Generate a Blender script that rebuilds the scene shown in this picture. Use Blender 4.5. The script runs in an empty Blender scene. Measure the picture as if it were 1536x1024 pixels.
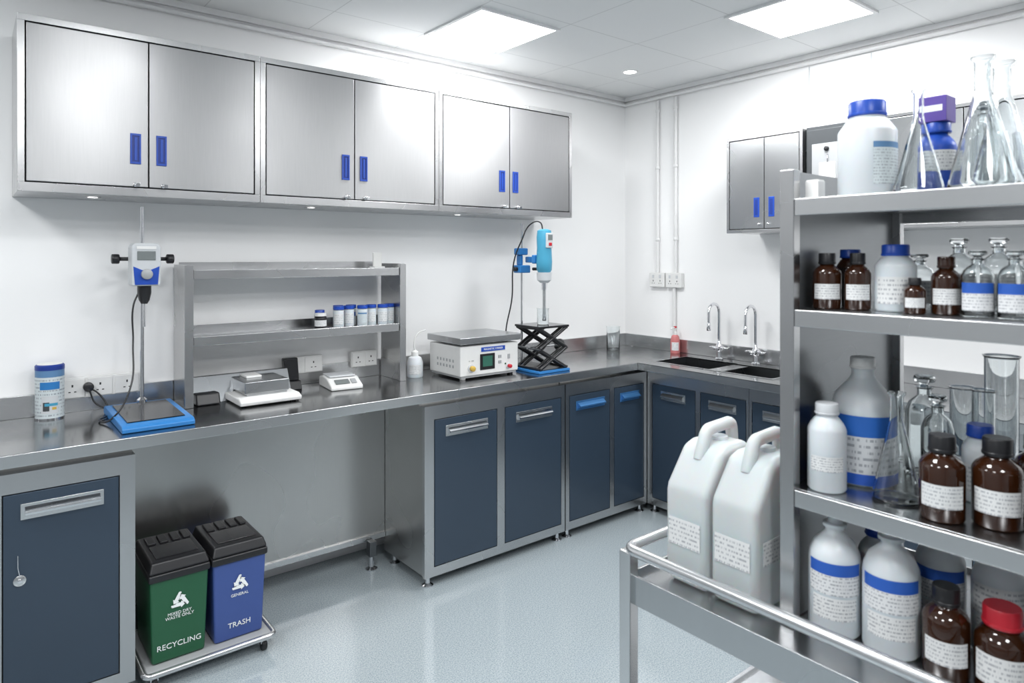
import bpy, bmesh, math, random
from mathutils import Vector, Matrix, Euler
random.seed(7)
sc=bpy.context.scene
col=sc.collection
pi=math.pi
# ------------------------------------------------------------ materials
def mk(name):
    m=bpy.data.materials.new(name); m.use_nodes=True
    nt=m.node_tree; b=nt.nodes['Principled BSDF']
    return m,nt,b
def setp(b,**k):
    for n,v in k.items():
        b.inputs[n.replace('_',' ')].default_value=v
def plain(name,c,rough=.5,metal=0.,var=.04,scale=30,**k):
    """principled with subtle procedural variation"""
    m,nt,b=mk(name)
    b.inputs['Roughness'].default_value=rough; b.inputs['Metallic'].default_value=metal
    tc=nt.nodes.new('ShaderNodeTexCoord'); nz=nt.nodes.new('ShaderNodeTexNoise'); nz.inputs['Scale'].default_value=scale
    nz.inputs['Detail'].default_value=3
    nt.links.new(tc.outputs['Object'],nz.inputs['Vector'])
    mr=nt.nodes.new('ShaderNodeMapRange'); mr.inputs['To Min'].default_value=1-var; mr.inputs['To Max'].default_value=1+var
    nt.links.new(nz.outputs['Fac'],mr.inputs['Value'])
    mx=nt.nodes.new('ShaderNodeMix'); mx.data_type='RGBA'; mx.blend_type='MULTIPLY'; mx.inputs['Factor'].default_value=1
    mx.inputs['A'].default_value=(*c,1)
    nt.links.new(mr.outputs['Result'],mx.inputs['B']); nt.links.new(mx.outputs['Result'],b.inputs['Base Color'])
    for n,v in k.items():
        b.inputs[n.replace('_',' ')].default_value=v
    return m
def steel(name,c=(.62,.63,.64),rough=.3,sc3=(3,3,160),blotch=0.0,aniso=0.,grain=.03):
    m,nt,b=mk(name); b.inputs['Metallic'].default_value=1
    N=nt.nodes.new; L=nt.links.new
    tc=N('ShaderNodeTexCoord'); mp=N('ShaderNodeMapping'); mp.inputs['Scale'].default_value=sc3
    nz=N('ShaderNodeTexNoise'); nz.inputs['Scale'].default_value=3; nz.inputs['Detail'].default_value=3
    L(tc.outputs['Object'],mp.inputs['Vector']); L(mp.outputs['Vector'],nz.inputs['Vector'])
    n2=N('ShaderNodeTexNoise'); n2.inputs['Scale'].default_value=2.6; n2.inputs['Detail'].default_value=1
    L(tc.outputs['Object'],n2.inputs['Vector'])
    mr=N('ShaderNodeMapRange'); mr.inputs['From Min'].default_value=.3; mr.inputs['From Max'].default_value=.7
    mr.inputs['To Min'].default_value=rough-.03; mr.inputs['To Max'].default_value=rough+.04
    L(n2.outputs['Fac'],mr.inputs['Value']); L(mr.outputs['Result'],b.inputs['Roughness'])
    m2=N('ShaderNodeMapRange'); m2.inputs['From Min'].default_value=.3; m2.inputs['From Max'].default_value=.7
    m2.inputs['To Min'].default_value=1-grain; m2.inputs['To Max'].default_value=1+grain
    L(nz.outputs['Fac'],m2.inputs['Value'])
    mx=N('ShaderNodeMix'); mx.data_type='RGBA'; mx.blend_type='MULTIPLY'; mx.inputs['Factor'].default_value=1
    mx.inputs['A'].default_value=(*c,1); L(m2.outputs['Result'],mx.inputs['B']); L(mx.outputs['Result'],b.inputs['Base Color'])
    if blotch:
        b2=N('ShaderNodeBump'); b2.inputs['Strength'].default_value=blotch; b2.inputs['Distance'].default_value=.1
        L(n2.outputs['Fac'],b2.inputs['Height']); L(b2.outputs['Normal'],b.inputs['Normal'])
    if aniso:
        tg=N('ShaderNodeTangent'); tg.direction_type='RADIAL'; tg.axis='Z'
        b.inputs['Anisotropic'].default_value=aniso; b.inputs['Anisotropic Rotation'].default_value=.25
        L(tg.outputs[0],b.inputs['Tangent'])
    return m
M={}
M['steel']=steel('brushed_steel',(.54,.54,.54),.25,(3,3,120),0)
M['steel_door']=steel('brushed_steel_door',(.43,.43,.435),.35,(60,3,3),.03,.6,.02)
M['steel_frame']=steel('steel_frame',(.56,.56,.565),.26,(20,20,20),0,0,.0)
M['steel_top']=steel('steel_worktop',(.34,.345,.35),.16,(3,60,3),0,0,.015)
M['steel_edge']=steel('steel_worktop_edge',(.66,.665,.67),.25,(2,2,80),0,0,.0)
M['steel_knee']=steel('steel_panel',(.50,.495,.485),.26,(90,3,3),0,.5,.015)
M['steel_rack']=steel('steel_rack',(.50,.51,.52),.26,(3,60,3),0,0,.015)
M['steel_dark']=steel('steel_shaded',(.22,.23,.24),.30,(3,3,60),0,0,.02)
M['chrome']=plain('chrome',(.8,.8,.82),.08,1)
M['wall']=plain('wall_paint',(.90,.90,.90),.42,0,.012,2)
M['wallg']=plain('wall_grey_for_reflections',(.30,.31,.32),.5,0,.03,2)  # unseen walls: grey made up to darken steel reflections and cut bounce light
M['ceil']=None
M['navy']=plain('navy_laminate',(.031,.049,.075),.27,0,.05,3)
M['gasket']=plain('black_gasket',(.012,.012,.013),.6)
M['black']=plain('black_plastic',(.012,.012,.014),.35,0,.1)
M['blackg']=plain('black_gloss',(.01,.01,.012),.12)
M['panelgrey']=plain('dark_grey_panel',(.05,.055,.06),.4)
M['white']=plain('white_plastic',(.74,.74,.73),.35)
M['whitep']=plain('white_paint_trim',(.82,.82,.82),.4)
M['conduit']=plain('conduit_pvc',(.74,.74,.74),.35)
M['grey']=plain('grey_plastic',(.35,.36,.37),.4)
M['blue']=plain('blue_plastic',(.012,.065,.40),.35)
M['blued']=plain('blue_plastic_dark',(.008,.035,.25),.4)
M['azure']=plain('azure_enamel',(.025,.18,.47),.35)
M['filmblue']=plain('blue_film_on_steel',(.08,.25,.55),.25,.6)
M['teal']=plain('teal_enamel',(.06,.31,.47),.3)
M['bingreen']=plain('green_plastic',(.014,.095,.042),.4)
M['binblue']=plain('blue_bin_plastic',(.045,.085,.28),.4)
M['print']=plain('white_print',(.85,.87,.87),.5)
M['paper']=plain('paper',(.78,.78,.76),.7)
M['amber']=plain('amber_glass',(.030,.009,.003),.05,0,.1,10,Coat_Weight=.5)
M['red']=plain('red_plastic',(.50,.015,.03),.35)
M['purple']=plain('purple_carton',(.09,.05,.30),.5)
M['hdpe']=plain('translucent_hdpe',(.70,.745,.755),.42,0,.02,8,Transmission_Weight=.35,Subsurface_Weight=.3,Subsurface_Scale=.08)
M['hdpes']=plain('white_hdpe',(.63,.67,.70),.36,0,.03,8,Subsurface_Weight=.15)
M['wgrey']=plain('pale_grey_plastic',(.55,.57,.59),.4)
M['yellow']=plain('yellow_knob',(.55,.36,.06),.4)
M['pink']=plain('pink_soap',(.75,.25,.25),.25,0,.05,20,Transmission_Weight=.3)
M['bulbwhite']=plain('soft_steel_tube',(.62,.63,.64),.24,.9)
def glassm(name,c=(1,1,1),ior=1.45,r=.0):
    m,nt,b=mk(name); setp(b,Roughness=r,IOR=ior); b.inputs['Transmission Weight'].default_value=1; b.inputs['Base Color'].default_value=(*c,1)
    return m
M['glass']=glassm('clear_glass',(.95,.975,.98),1.5)
def emis(name,c,s):
    m,nt,b=mk(name); b.inputs['Emission Color'].default_value=(*c,1); b.inputs['Emission Strength'].default_value=s; b.inputs['Base Color'].default_value=(*c,1)
    return m
M['panel']=emis('led_panel_diffuser',(.985,.995,1),3)
M['spot']=emis('led_spot',(1,.99,.97),7)
M['lcd']=emis('lcd_screen',(.02,.10,.07),.25)
M['lcdg']=plain('grey_lcd',(.18,.2,.2),.2)
def labelm(name,bg,top=None,ink=(.16,.18,.22),rows=8,low=None):
    """printed label: rows of small ink words on paper; optional coloured bands (generated coords)"""
    m,nt,b=mk(name); b.inputs['Roughness'].default_value=.5
    N=nt.nodes.new; L=nt.links.new
    def math_(op,a,bv):
        n=N('ShaderNodeMath'); n.operation=op
        L(a,n.inputs[0])
        if isinstance(bv,(int,float)): n.inputs[1].default_value=bv
        else: L(bv,n.inputs[1])
        return n.outputs[0]
    tc=N('ShaderNodeTexCoord'); sp=N('ShaderNodeSeparateXYZ'); L(tc.outputs['Generated'],sp.inputs[0])
    w=math_('MULTIPLY',sp.outputs['Z'],rows); row=math_('FLOOR',w,0); fr=math_('FRACT',w,0)
    cb=N('ShaderNodeCombineXYZ'); L(math_('MULTIPLY',sp.outputs['X'],22),cb.inputs[0]); L(math_('MULTIPLY',sp.outputs['Y'],22),cb.inputs[1]); L(math_('MULTIPLY',row,7.3),cb.inputs[2])
    nz=N('ShaderNodeTexNoise'); nz.inputs['Scale'].default_value=1; nz.inputs['Detail'].default_value=1; L(cb.outputs[0],nz.inputs['Vector'])
    ink_=math_('MULTIPLY',math_('MULTIPLY',math_('LESS_THAN',fr,.42),math_('GREATER_THAN',nz.outputs['Fac'],.5)),.62)
    mx=N('ShaderNodeMix'); mx.data_type='RGBA'; mx.inputs['A'].default_value=(*bg,1); mx.inputs['B'].default_value=(*ink,1); L(ink_,mx.inputs['Factor'])
    last=mx
    if top:
        m4=N('ShaderNodeMix'); m4.data_type='RGBA'; m4.inputs['B'].default_value=(*top[0],1); L(math_('GREATER_THAN',sp.outputs['Z'],top[1]),m4.inputs['Factor']); L(last.outputs['Result'],m4.inputs['A']); last=m4
    if low:
        m4=N('ShaderNodeMix'); m4.data_type='RGBA'; m4.inputs['B'].default_value=(*low[0],1); L(math_('LESS_THAN',sp.outputs['Z'],low[1]),m4.inputs['Factor']); L(last.outputs['Result'],m4.inputs['A']); last=m4
    L(last.outputs['Result'],b.inputs['Base Color']); return m
M['label']=labelm('printed_label',(.70,.71,.71),rows=6)
M['labelb']=labelm('printed_label_blue_head',(.70,.71,.72),((.02,.10,.45),.62),rows=9)
M['labelw']=labelm('printed_label_blue_band',(.66,.68,.70),((.02,.13,.50),.70),rows=11,low=((.02,.10,.50),.16))
M['labelc']=labelm('printed_label_pale',(.58,.64,.66),((.10,.22,.40),.86),rows=14)
# floor
m,nt,b=mk('speckled_vinyl'); N=nt.nodes.new; L=nt.links.new
tc=N('ShaderNodeTexCoord'); n1=N('ShaderNodeTexNoise'); n1.inputs['Scale'].default_value=190; n1.inputs['Detail'].default_value=2
L(tc.outputs['Object'],n1.inputs['Vector'])
cr=N('ShaderNodeValToRGB'); e=cr.color_ramp.elements; e[0].position=.33; e[0].color=(.235,.29,.318,1); e[1].position=.68; e[1].color=(.44,.485,.505,1)
x=cr.color_ramp.elements.new(.48); x.color=(.345,.395,.42,1)
L(n1.outputs['Fac'],cr.inputs[0]); L(cr.outputs[0],b.inputs['Base Color'])
b.inputs['Roughness'].default_value=.10; b.inputs['IOR'].default_value=1.68
M['floor']=m
# ceiling tiles: seams on 0.5 x 0.575 grid aligned with light panels
m,nt,b=mk('ceiling_tiles'); N=nt.nodes.new; L=nt.links.new
b.inputs['Roughness'].default_value=.6
tc=N('ShaderNodeTexCoord'); sp=N('ShaderNodeSeparateXYZ'); L(tc.outputs['Object'],sp.inputs[0])
def seam(out,off,pitch):
    a=N('ShaderNodeMath'); a.operation='ADD'; a.inputs[1].default_value=off; L(out,a.inputs[0])
    d=N('ShaderNodeMath'); d.operation='DIVIDE'; d.inputs[1].default_value=pitch; L(a.outputs[0],d.inputs[0])
    f_=N('ShaderNodeMath'); f_.operation='FRACT'; L(d.outputs[0],f_.inputs[0])
    l=N('ShaderNodeMath'); l.operation='LESS_THAN'; l.inputs[1].default_value=.011; L(f_.outputs[0],l.inputs[0]); return l
s1=seam(sp.outputs['X'],20*.5+.43,.5); s2=seam(sp.outputs['Y'],20*.575+.34,.575)
mm=N('ShaderNodeMath'); mm.operation='MAXIMUM'; L(s1.outputs[0],mm.inputs[0]); L(s2.outputs[0],mm.inputs[1])
mx=N('ShaderNodeMix'); mx.data_type='RGBA'; mx.inputs['A'].default_value=(.80,.81,.81,1); mx.inputs['B'].default_value=(.62,.63,.63,1); L(mm.outputs[0],mx.inputs['Factor'])
L(mx.outputs['Result'],b.inputs['Base Color']); M['ceil']=m

# ------------------------------------------------------------ geometry helpers
def root(name,loc=(0,0,0),rz=0):
    o=bpy.data.objects.new(name,None); o.empty_display_size=.05; col.objects.link(o); o.location=loc; o.rotation_euler=(0,0,rz); return o
def fin(me,name,mat,par,smooth=None,bev=0,seg=2):
    o=bpy.data.objects.new(name,me); col.objects.link(o)
    if mat is not None: me.materials.append(M[mat] if isinstance(mat,str) else mat)
    if smooth is not None:
        for p in me.polygons: p.use_smooth=True
        me.set_sharp_from_angle(angle=math.radians(smooth))
    if par is not None: o.parent=par
    if bev:
        md=o.modifiers.new('bevel','BEVEL'); md.width=bev; md.segments=seg; md.limit_method='ANGLE'
        for p in me.polygons: p.use_smooth=True
        me.set_sharp_from_angle(angle=math.radians(30)); md.harden_normals=True
    return o
def boxes(par,name,lst,mat,bev=0):
    bm=bmesh.new()
    for a,b_ in lst:
        x0,y0,z0=[min(a[i],b_[i]) for i in range(3)]; x1,y1,z1=[max(a[i],b_[i]) for i in range(3)]
        v=[bm.verts.new(p) for p in ((x0,y0,z0),(x1,y0,z0),(x1,y1,z0),(x0,y1,z0),(x0,y0,z1),(x1,y0,z1),(x1,y1,z1),(x0,y1,z1))]
        for f_ in ((0,3,2,1),(4,5,6,7),(0,1,5,4),(1,2,6,5),(2,3,7,6),(3,0,4,7)): bm.faces.new([v[i] for i in f_])
    me=bpy.data.meshes.new(name); bm.to_mesh(me); bm.free()
    return fin(me,name,mat,par,None,bev)
def box(par,name,a,b_,mat,bev=0): return boxes(par,name,[(a,b_)],mat,bev)
def lathe(par,name,prof,mat,loc=(0,0,0),seg=36,sharp=35,axis='Z'):
    bm=bmesh.new(); rings=[]
    for r,z in prof:
        if r<1e-6: rings.append([bm.verts.new((0,0,z))])
        else: rings.append([bm.verts.new((r*math.cos(2*pi*i/seg),r*math.sin(2*pi*i/seg),z)) for i in range(seg)])
    for a,b_ in zip(rings[:-1],rings[1:]):
        for i in range(seg):
            j=(i+1)%seg
            if len(a)==1 and len(b_)==1: continue
            if len(a)==1: bm.faces.new((a[0],b_[j],b_[i]))
            elif len(b_)==1: bm.faces.new((a[i],a[j],b_[0]))
            else: bm.faces.new((a[i],a[j],b_[j],b_[i]))
    bmesh.ops.recalc_face_normals(bm,faces=bm.faces)
    R=Matrix.Identity(4)
    if axis=='X': R=Matrix.Rotation(pi/2,4,'Y')
    if axis=='Y': R=Matrix.Rotation(pi/2,4,'X')   # +z -> -y
    bm.transform(Matrix.Translation(loc)@R)
    me=bpy.data.meshes.new(name); bm.to_mesh(me); bm.free()
    return fin(me,name,mat,par,sharp)
def cyl(par,name,loc,r,h,mat,axis='Z',r2=None,seg=28,ch=None):
    r2=r if r2 is None else r2; ch=min(r,h)*.12 if ch is None else ch
    return lathe(par,name,[(0,0),(r-ch,0),(r,ch),(r2,h-ch),(r2-ch,h),(0,h)],mat,loc,seg,50,axis)
def tomesh(par,name,cu,mat,mtx=None):
    t=bpy.data.objects.new('tmp',cu); col.objects.link(t)
    bpy.context.view_layer.update()
    me=bpy.data.meshes.new_from_object(t.evaluated_get(bpy.context.evaluated_depsgraph_get()))
    bpy.data.objects.remove(t); me.materials.clear()
    if mtx is not None: me.transform(mtx)
    me.name=name
    return fin(me,name,mat,par,None)
def tube(par,name,pts,r,mat,smooth=False,cyc=False):
    cu=bpy.data.curves.new(name,'CURVE'); cu.dimensions='3D'; cu.bevel_depth=r; cu.bevel_resolution=5; cu.use_fill_caps=True; cu.resolution_u=10
    if smooth:
        s=cu.splines.new('BEZIER'); s.bezier_points.add(len(pts)-1)
        for p,q_ in zip(s.bezier_points,pts): p.co=q_; p.handle_left_type=p.handle_right_type='AUTO'
    else:
        s=cu.splines.new('POLY'); s.points.add(len(pts)-1)
        for p,q_ in zip(s.points,pts): p.co=(*q_,1)
    s.use_cyclic_u=cyc
    o=tomesh(par,name,cu,mat)
    for p in o.data.polygons: p.use_smooth=True
    o.data.set_sharp_from_angle(angle=math.radians(50))
    return o
def arcpts(pts,rad=.05,n=6):
    """round the corners of a polyline"""
    P=[Vector(p) for p in pts]; out=[P[0]]
    for i in range(1,len(P)-1):
        a=(P[i-1]-P[i]).normalized(); b_=(P[i+1]-P[i]).normalized()
        s=P[i]+a*rad; e_=P[i]+b_*rad
        for k in range(n+1):
            t=k/n; out.append(s*(1-t)**2+P[i]*2*t*(1-t)+e_*t*t)
    out.append(P[-1]); return [tuple(p) for p in out]
def prism(par,name,prof,lo,hi,mat,plane='XZ',bev=0):
    """profile in plane, extruded along the remaining axis from lo to hi"""
    def P(p,t):
        if plane=='XZ': return (p[0],t,p[1])
        if plane=='YZ': return (t,p[0],p[1])
        return (p[0],p[1],t)
    bm=bmesh.new(); A=[bm.verts.new(P(p,lo)) for p in prof]; B=[bm.verts.new(P(p,hi)) for p in prof]
    bm.faces.new(A); bm.faces.new(B[::-1]); n=len(prof)
    for i in range(n): bm.faces.new((A[i],B[i],B[(i+1)%n],A[(i+1)%n]))
    bmesh.ops.recalc_face_normals(bm,faces=bm.faces)
    me=bpy.data.meshes.new(name); bm.to_mesh(me); bm.free(); return fin(me,name,mat,par,None,bev)
def frustum(par,name,c0,s0,z0,c1,s1,z1,mat,bev=0):
    bm=bmesh.new(); v=[]
    for (cx,cy),(sx,sy),z in ((c0,s0,z0),(c1,s1,z1)):
        v+=[bm.verts.new((cx+a*sx/2,cy+b_*sy/2,z)) for a,b_ in ((-1,-1),(1,-1),(1,1),(-1,1))]
    for f_ in ((0,3,2,1),(4,5,6,7),(0,1,5,4),(1,2,6,5),(2,3,7,6),(3,0,4,7)): bm.faces.new([v[i] for i in f_])
    me=bpy.data.meshes.new(name); bm.to_mesh(me); bm.free(); return fin(me,name,mat,par,None,bev)
def patch(par,name,r,z0,z1,ac,half,mat,seg=18):
    bm=bmesh.new(); A=[];B=[]
    for i in range(seg+1):
        a=ac-half+2*half*i/seg
        A.append(bm.verts.new((r*math.cos(a),r*math.sin(a),z0))); B.append(bm.verts.new((r*math.cos(a),r*math.sin(a),z1)))
    for i in range(seg): bm.faces.new((A[i],A[i+1],B[i+1],B[i]))
    me=bpy.data.meshes.new(name); bm.to_mesh(me); bm.free(); return fin(me,name,mat,par,80)
def text(par,name,s,size,loc,mat,rot=(pi/2,0,0),align='CENTER',ext=.0006):
    cu=bpy.data.curves.new(name,'FONT'); cu.body=s; cu.size=size; cu.align_x=align; cu.extrude=ext; cu.resolution_u=3
    return tomesh(par,name,cu,mat,Matrix.Translation(loc)@Euler(rot).to_matrix().to_4x4())

# ------------------------------------------------------------ room shell
CH=2.757
box(None,'floor',(-5.6,-5.2,-.1),(.0,.0,0),'floor')
box(None,'ceiling',(-5.6,-5.2,CH),(.0,.0,CH+.1),'ceil')
box(None,'wall_back',(-5.6,0,-.1),(0,.1,CH+.1),'wall')
box(None,'wall_right',(0,-5.2,-.1),(.1,.1,CH+.1),'wall')
box(None,'wall_left',(-5.7,-5.2,-.1),(-5.6,.1,CH+.1),'wallg')
box(None,'wall_front',(-5.7,-5.3,-.1),(.1,-5.2,CH+.1),'wallg')
boxes(None,'trim_1',[((-5.6,-.018,CH-.03),(0,0,CH))],'whitep',.002)
boxes(None,'trim_2',[((-.018,-5.2,CH-.03),(0,0,CH))],'whitep',.002)
tube(None,'trim_3',[(-5.6,-.02,CH-.055),(-.02,-.02,CH-.055),(-.02,-5.2,CH-.055)],.012,'whitep')
boxes(None,'trim_4',[((-.002,y-.0025,.94),(0,y+.0025,CH-.07)) for y in (-1.405,-1.75,-2.65,-3.55)],'wgrey')

# ceiling lights
def panel(x,y,s=.47):
    r=root('ceiling_panel_light',(x,y,CH))
    h_=s/2
    box(r,'diffuser',(-h_,-h_,-.006),(h_,h_,-.001),'panel')
    la=bpy.data.lights.new('panel_lamp','AREA'); la.shape='SQUARE'; la.size=s; la.energy=25; la.color=(.985,.995,1)
    lo=bpy.data.objects.new('panel_lamp',la); col.objects.link(lo); lo.parent=r; lo.location=(0,0,-.008)
    boxes(r,'frame',[((-h_-.018,-h_-.018,-.010),(-h_,h_+.018,0)),((h_,-h_-.018,-.010),(h_+.018,h_+.018,0)),((-h_,-h_-.018,-.010),(h_,-h_,0)),((-h_,h_,-.010),(h_,h_+.018,0))],'whitep')
for p in ((-1.675,-.58),(-.67,-1.71),(-3.15,-2.3),(-1.95,-2.9),(-4.7,-1.2),(-3.6,-4.1),(-.67,-4.0),(-5.0,-3.0)): panel(*p)
def downlight(name,x,y,z,r=.035,top='whitep'):
    o=root(name,(x,y,z)); lathe(o,'ring',[(r*.72,-.0005),(r*.78,-.003),(r,-.002),(r,0),(r*.72,0)],top); cyl(o,'lens',(0,0,-.0012),r*.7,.001,'spot')
downlight('ceiling_downlight',-.524,-.508,CH,.055)

# ------------------------------------------------------------ wall cabinets (back wall)
def upper(x0,x1,split,h1,h2,z0=1.83,z1=2.475):
    r=root('steel_upper_cabinet',(x0,0,z0)); W=x1-x0; H=z1-z0; s=split-x0
    boxes(r,'carcass',[((0,-.328,0),(W,-.002,H))],'steel_frame')
    box(r,'gasket',(.02,-.333,.025),(W-.02,-.328,H-.02),'gasket')
    boxes(r,'face_frame',[((0,-.35,0),(W,-.328,.033)),((0,-.35,H-.024),(W,-.328,H)),((0,-.35,.033),(.022,-.328,H-.024)),((W-.022,-.35,.033),(W,-.328,H-.024))],'steel_frame',.001)
    g=.0045
    box(r,'door_1',(.022+g,-.350,.033+g),(s-g/2,-.334,H-.024-g),'steel_door',.0025)
    box(r,'door_2',(s+g/2,-.350,.033+g),(W-.022-g,-.334,H-.024-g),'steel_door',.0025)
    for i,hx in enumerate((h1-x0,h2-x0)):
        zc=2.018-z0; w=.019; hh=.060
        boxes(r,'recessed_pull_%d'%(i+1),[((hx-w,-.355,zc-hh),(hx-w+.006,-.350,zc+hh)),((hx+w-.006,-.355,zc-hh),(hx+w,-.350,zc+hh)),((hx-w+.006,-.355,zc-hh),(hx+w-.006,-.350,zc-hh+.008)),((hx-w+.006,-.355,zc+hh-.008),(hx+w-.006,-.350,zc+hh))],'blue')
        box(r,'pull_cavity_%d'%(i+1),(hx-w+.006,-.3515,zc-hh+.008),(hx+w-.006,-.350,zc+hh-.008),'blued')
        box(r,'pull_grip_%d'%(i+1),(hx-.004,-.354,zc-hh+.014),(hx+.006,-.3515,zc+hh-.014),'blue',.001)
        hx2=s+(-.048 if i==0 else .052)
        cyl(r,'lock_%d'%(i+1),(hx2,-.350,.045),.009,.014,'chrome','Y')
        cyl(r,'lock_key_%d'%(i+1),(hx2,-.364,.045),.005,.014,'chrome','Y')
        box(r,'key_tab_%d'%(i+1),(hx2-.003,-.383,.036),(hx2+.012,-.377,.050),'chrome',.001)
    return r
upper(-3.65,-2.782,-3.223,-3.270,-3.177)
upper(-2.780,-1.850,-2.330,-2.377,-2.283)
upper(-1.848,-.880,-1.370,-1.427,-1.330)
for x,y in ((-3.397,-.2),(-2.487,-.2),(-1.609,-.17)): downlight('undercabinet_downlight',x,y,1.8295,.03,'steel_frame')

# ------------------------------------------------------------ wall cabinets (right wall)
def upper_r(y0,y1,split):
    r=root('steel_upper_cabinet',(0,y1,1.726)); W=y0-y1; H=.545; s=split-y1
    box(r,'carcass',(-.328,0,0),(-.002,W,H),'steel_frame'); box(r,'gasket',(-.333,.012,.015),(-.328,W-.012,H-.012),'gasket')
    boxes(r,'face_frame',[((-.35,0,0),(-.328,W,.018)),((-.35,0,H-.016),(-.328,W,H)),((-.35,0,.018),(-.328,.016,H-.016)),((-.35,W-.016,.018),(-.328,W,H-.016))],'steel_frame',.001)
    box(r,'door_1',(-.35,.020,.022),(-.334,s-.002,H-.020),'steel_rack',.002); box(r,'door_2',(-.35,s+.002,.022),(-.334,W-.020,H-.020),'steel_rack',.002)
    for i,d in enumerate((-.045,.045)):
        box(r,'recessed_pull_%d'%(i+1),(-.353,s+d-.017,.085),(-.350,s+d+.017,.195),'blue',.002)
        box(r,'pull_cavity_%d'%(i+1),(-.354,s+d-.009,.097),(-.353,s+d+.009,.183),'blued')
        cyl(r,'lock_%d'%(i+1),(-.362,s+d*.6,.045),.007,.012,'chrome','X')
upper_r(-1.091,-1.55,-1.328)
upper_r(-1.95,-2.63,-2.293)
upper_r(-2.64,-3.32,-2.98)
r=root('electrical_control_box',(0,-1.94,1.726))
box(r,'housing',(-.33,0,0),(-.002,.38,.545),'panelgrey',.003)
box(r,'front_plate',(-.345,.012,.02),(-.33,.368,.525),'panelgrey',.003)
box(r,'display_panel',(-.350,.15,.20),(-.345,.34,.45),'grey',.003)
box(r,'notice',(-.352,.215,.25),(-.350,.30,.35),'paper')
cyl(r,'button_1',(-.358,.26,.42),.012,.01,'black','X')
tube(r,'hook',[(-.352,.255,.35),(-.356,.255,.375),(-.352,.255,.39)],.003,'chrome')

# ------------------------------------------------------------ worktop
SX0,SX1,SY0,SY1=-.46,-.15,-1.44,-.66
r=root('worktop')
boxes(r,'surface',[((-4.6,-.618,.936),(-.002,-.002,.94)),((-.58,SY1,.936),(-.002,-.618,.94)),((-.58,-3.3,.936),(-.002,SY0,.94)),((-.58,SY0,.936),(SX0,SY1,.94)),((SX1,SY0,.936),(-.002,SY1,.94))],'steel_top')
boxes(r,'edge_band',[((-4.6,-.62,.896),(-.58,-.612,.939)),((-.58,-3.3,.896),(-.572,-.62,.939))],'steel_edge',.002)
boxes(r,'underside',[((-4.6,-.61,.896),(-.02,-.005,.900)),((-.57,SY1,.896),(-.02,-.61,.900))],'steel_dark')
boxes(None,'trim_5',[((-4.6,-.018,.9402),(-.002,-.002,1.03)),((-.018,-3.3,.9402),(-.002,-.018,1.03))],'steel_edge',.002)
r=root('double_sink',(0,0,0))
d=.18; ym=-1.06
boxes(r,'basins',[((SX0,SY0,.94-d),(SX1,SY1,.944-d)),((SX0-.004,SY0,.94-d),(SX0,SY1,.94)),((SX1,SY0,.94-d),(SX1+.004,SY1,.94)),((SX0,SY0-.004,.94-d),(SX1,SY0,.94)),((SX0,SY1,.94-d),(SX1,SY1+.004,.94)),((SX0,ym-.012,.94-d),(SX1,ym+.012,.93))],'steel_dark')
boxes(r,'rim',[((SX0-.012,SY0-.012,.94),(SX0,SY1+.012,.943)),((SX1,SY0-.012,.94),(SX1+.012,SY1+.012,.943)),((SX0,SY0-.012,.94),(SX1,SY0,.943)),((SX0,SY1,.94),(SX1,SY1+.012,.943))],'steel_edge')
for y in (-.86,-1.25): cyl(r,'drain',(-.3,y,.944-d),.035,.004,'chrome')
box(r,'drainer_plate',(SX0+.01,ym-.05,.930),(SX1-.01,ym+.04,.936),'steel_edge',.001)
def faucet(x,y):
    r=root('laboratory_faucet',(x,y,.9405))
    lathe(r,'base',[(0,0),(.026,0),(.026,.008),(.016,.016),(.013,.05),(.02,.06),(.02,.09),(.013,.10),(.010,.13),(0,.13)],'chrome')
    p=[(0,0,.12),(0,0,.30)]+[(-.055+.055*math.cos(t*pi/8),0,.30+.055*math.sin(t*pi/8)) for t in range(1,9)]+[(-.11,0,.23)]
    tube(r,'gooseneck',p,.0095,'chrome'); cyl(r,'nozzle',(-.11,0,.19),.013,.05,'chrome',r2=.011)
    cyl(r,'cross_valve',(-.055,0,.075),.010,.11,'chrome','X')
    for s in (-1,1):
        cyl(r,'handle_stem',(0,.045 if s<0 else -.02,.075),.008,.03,'chrome','Y')
    cyl(r,'lever_1',(-.02,-.055,.075),.006,.04,'chrome','X'); cyl(r,'lever_2',(-.02,.055,.075),.006,.04,'chrome','X')
faucet(-.085,-.86); faucet(-.085,-1.115)

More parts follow.
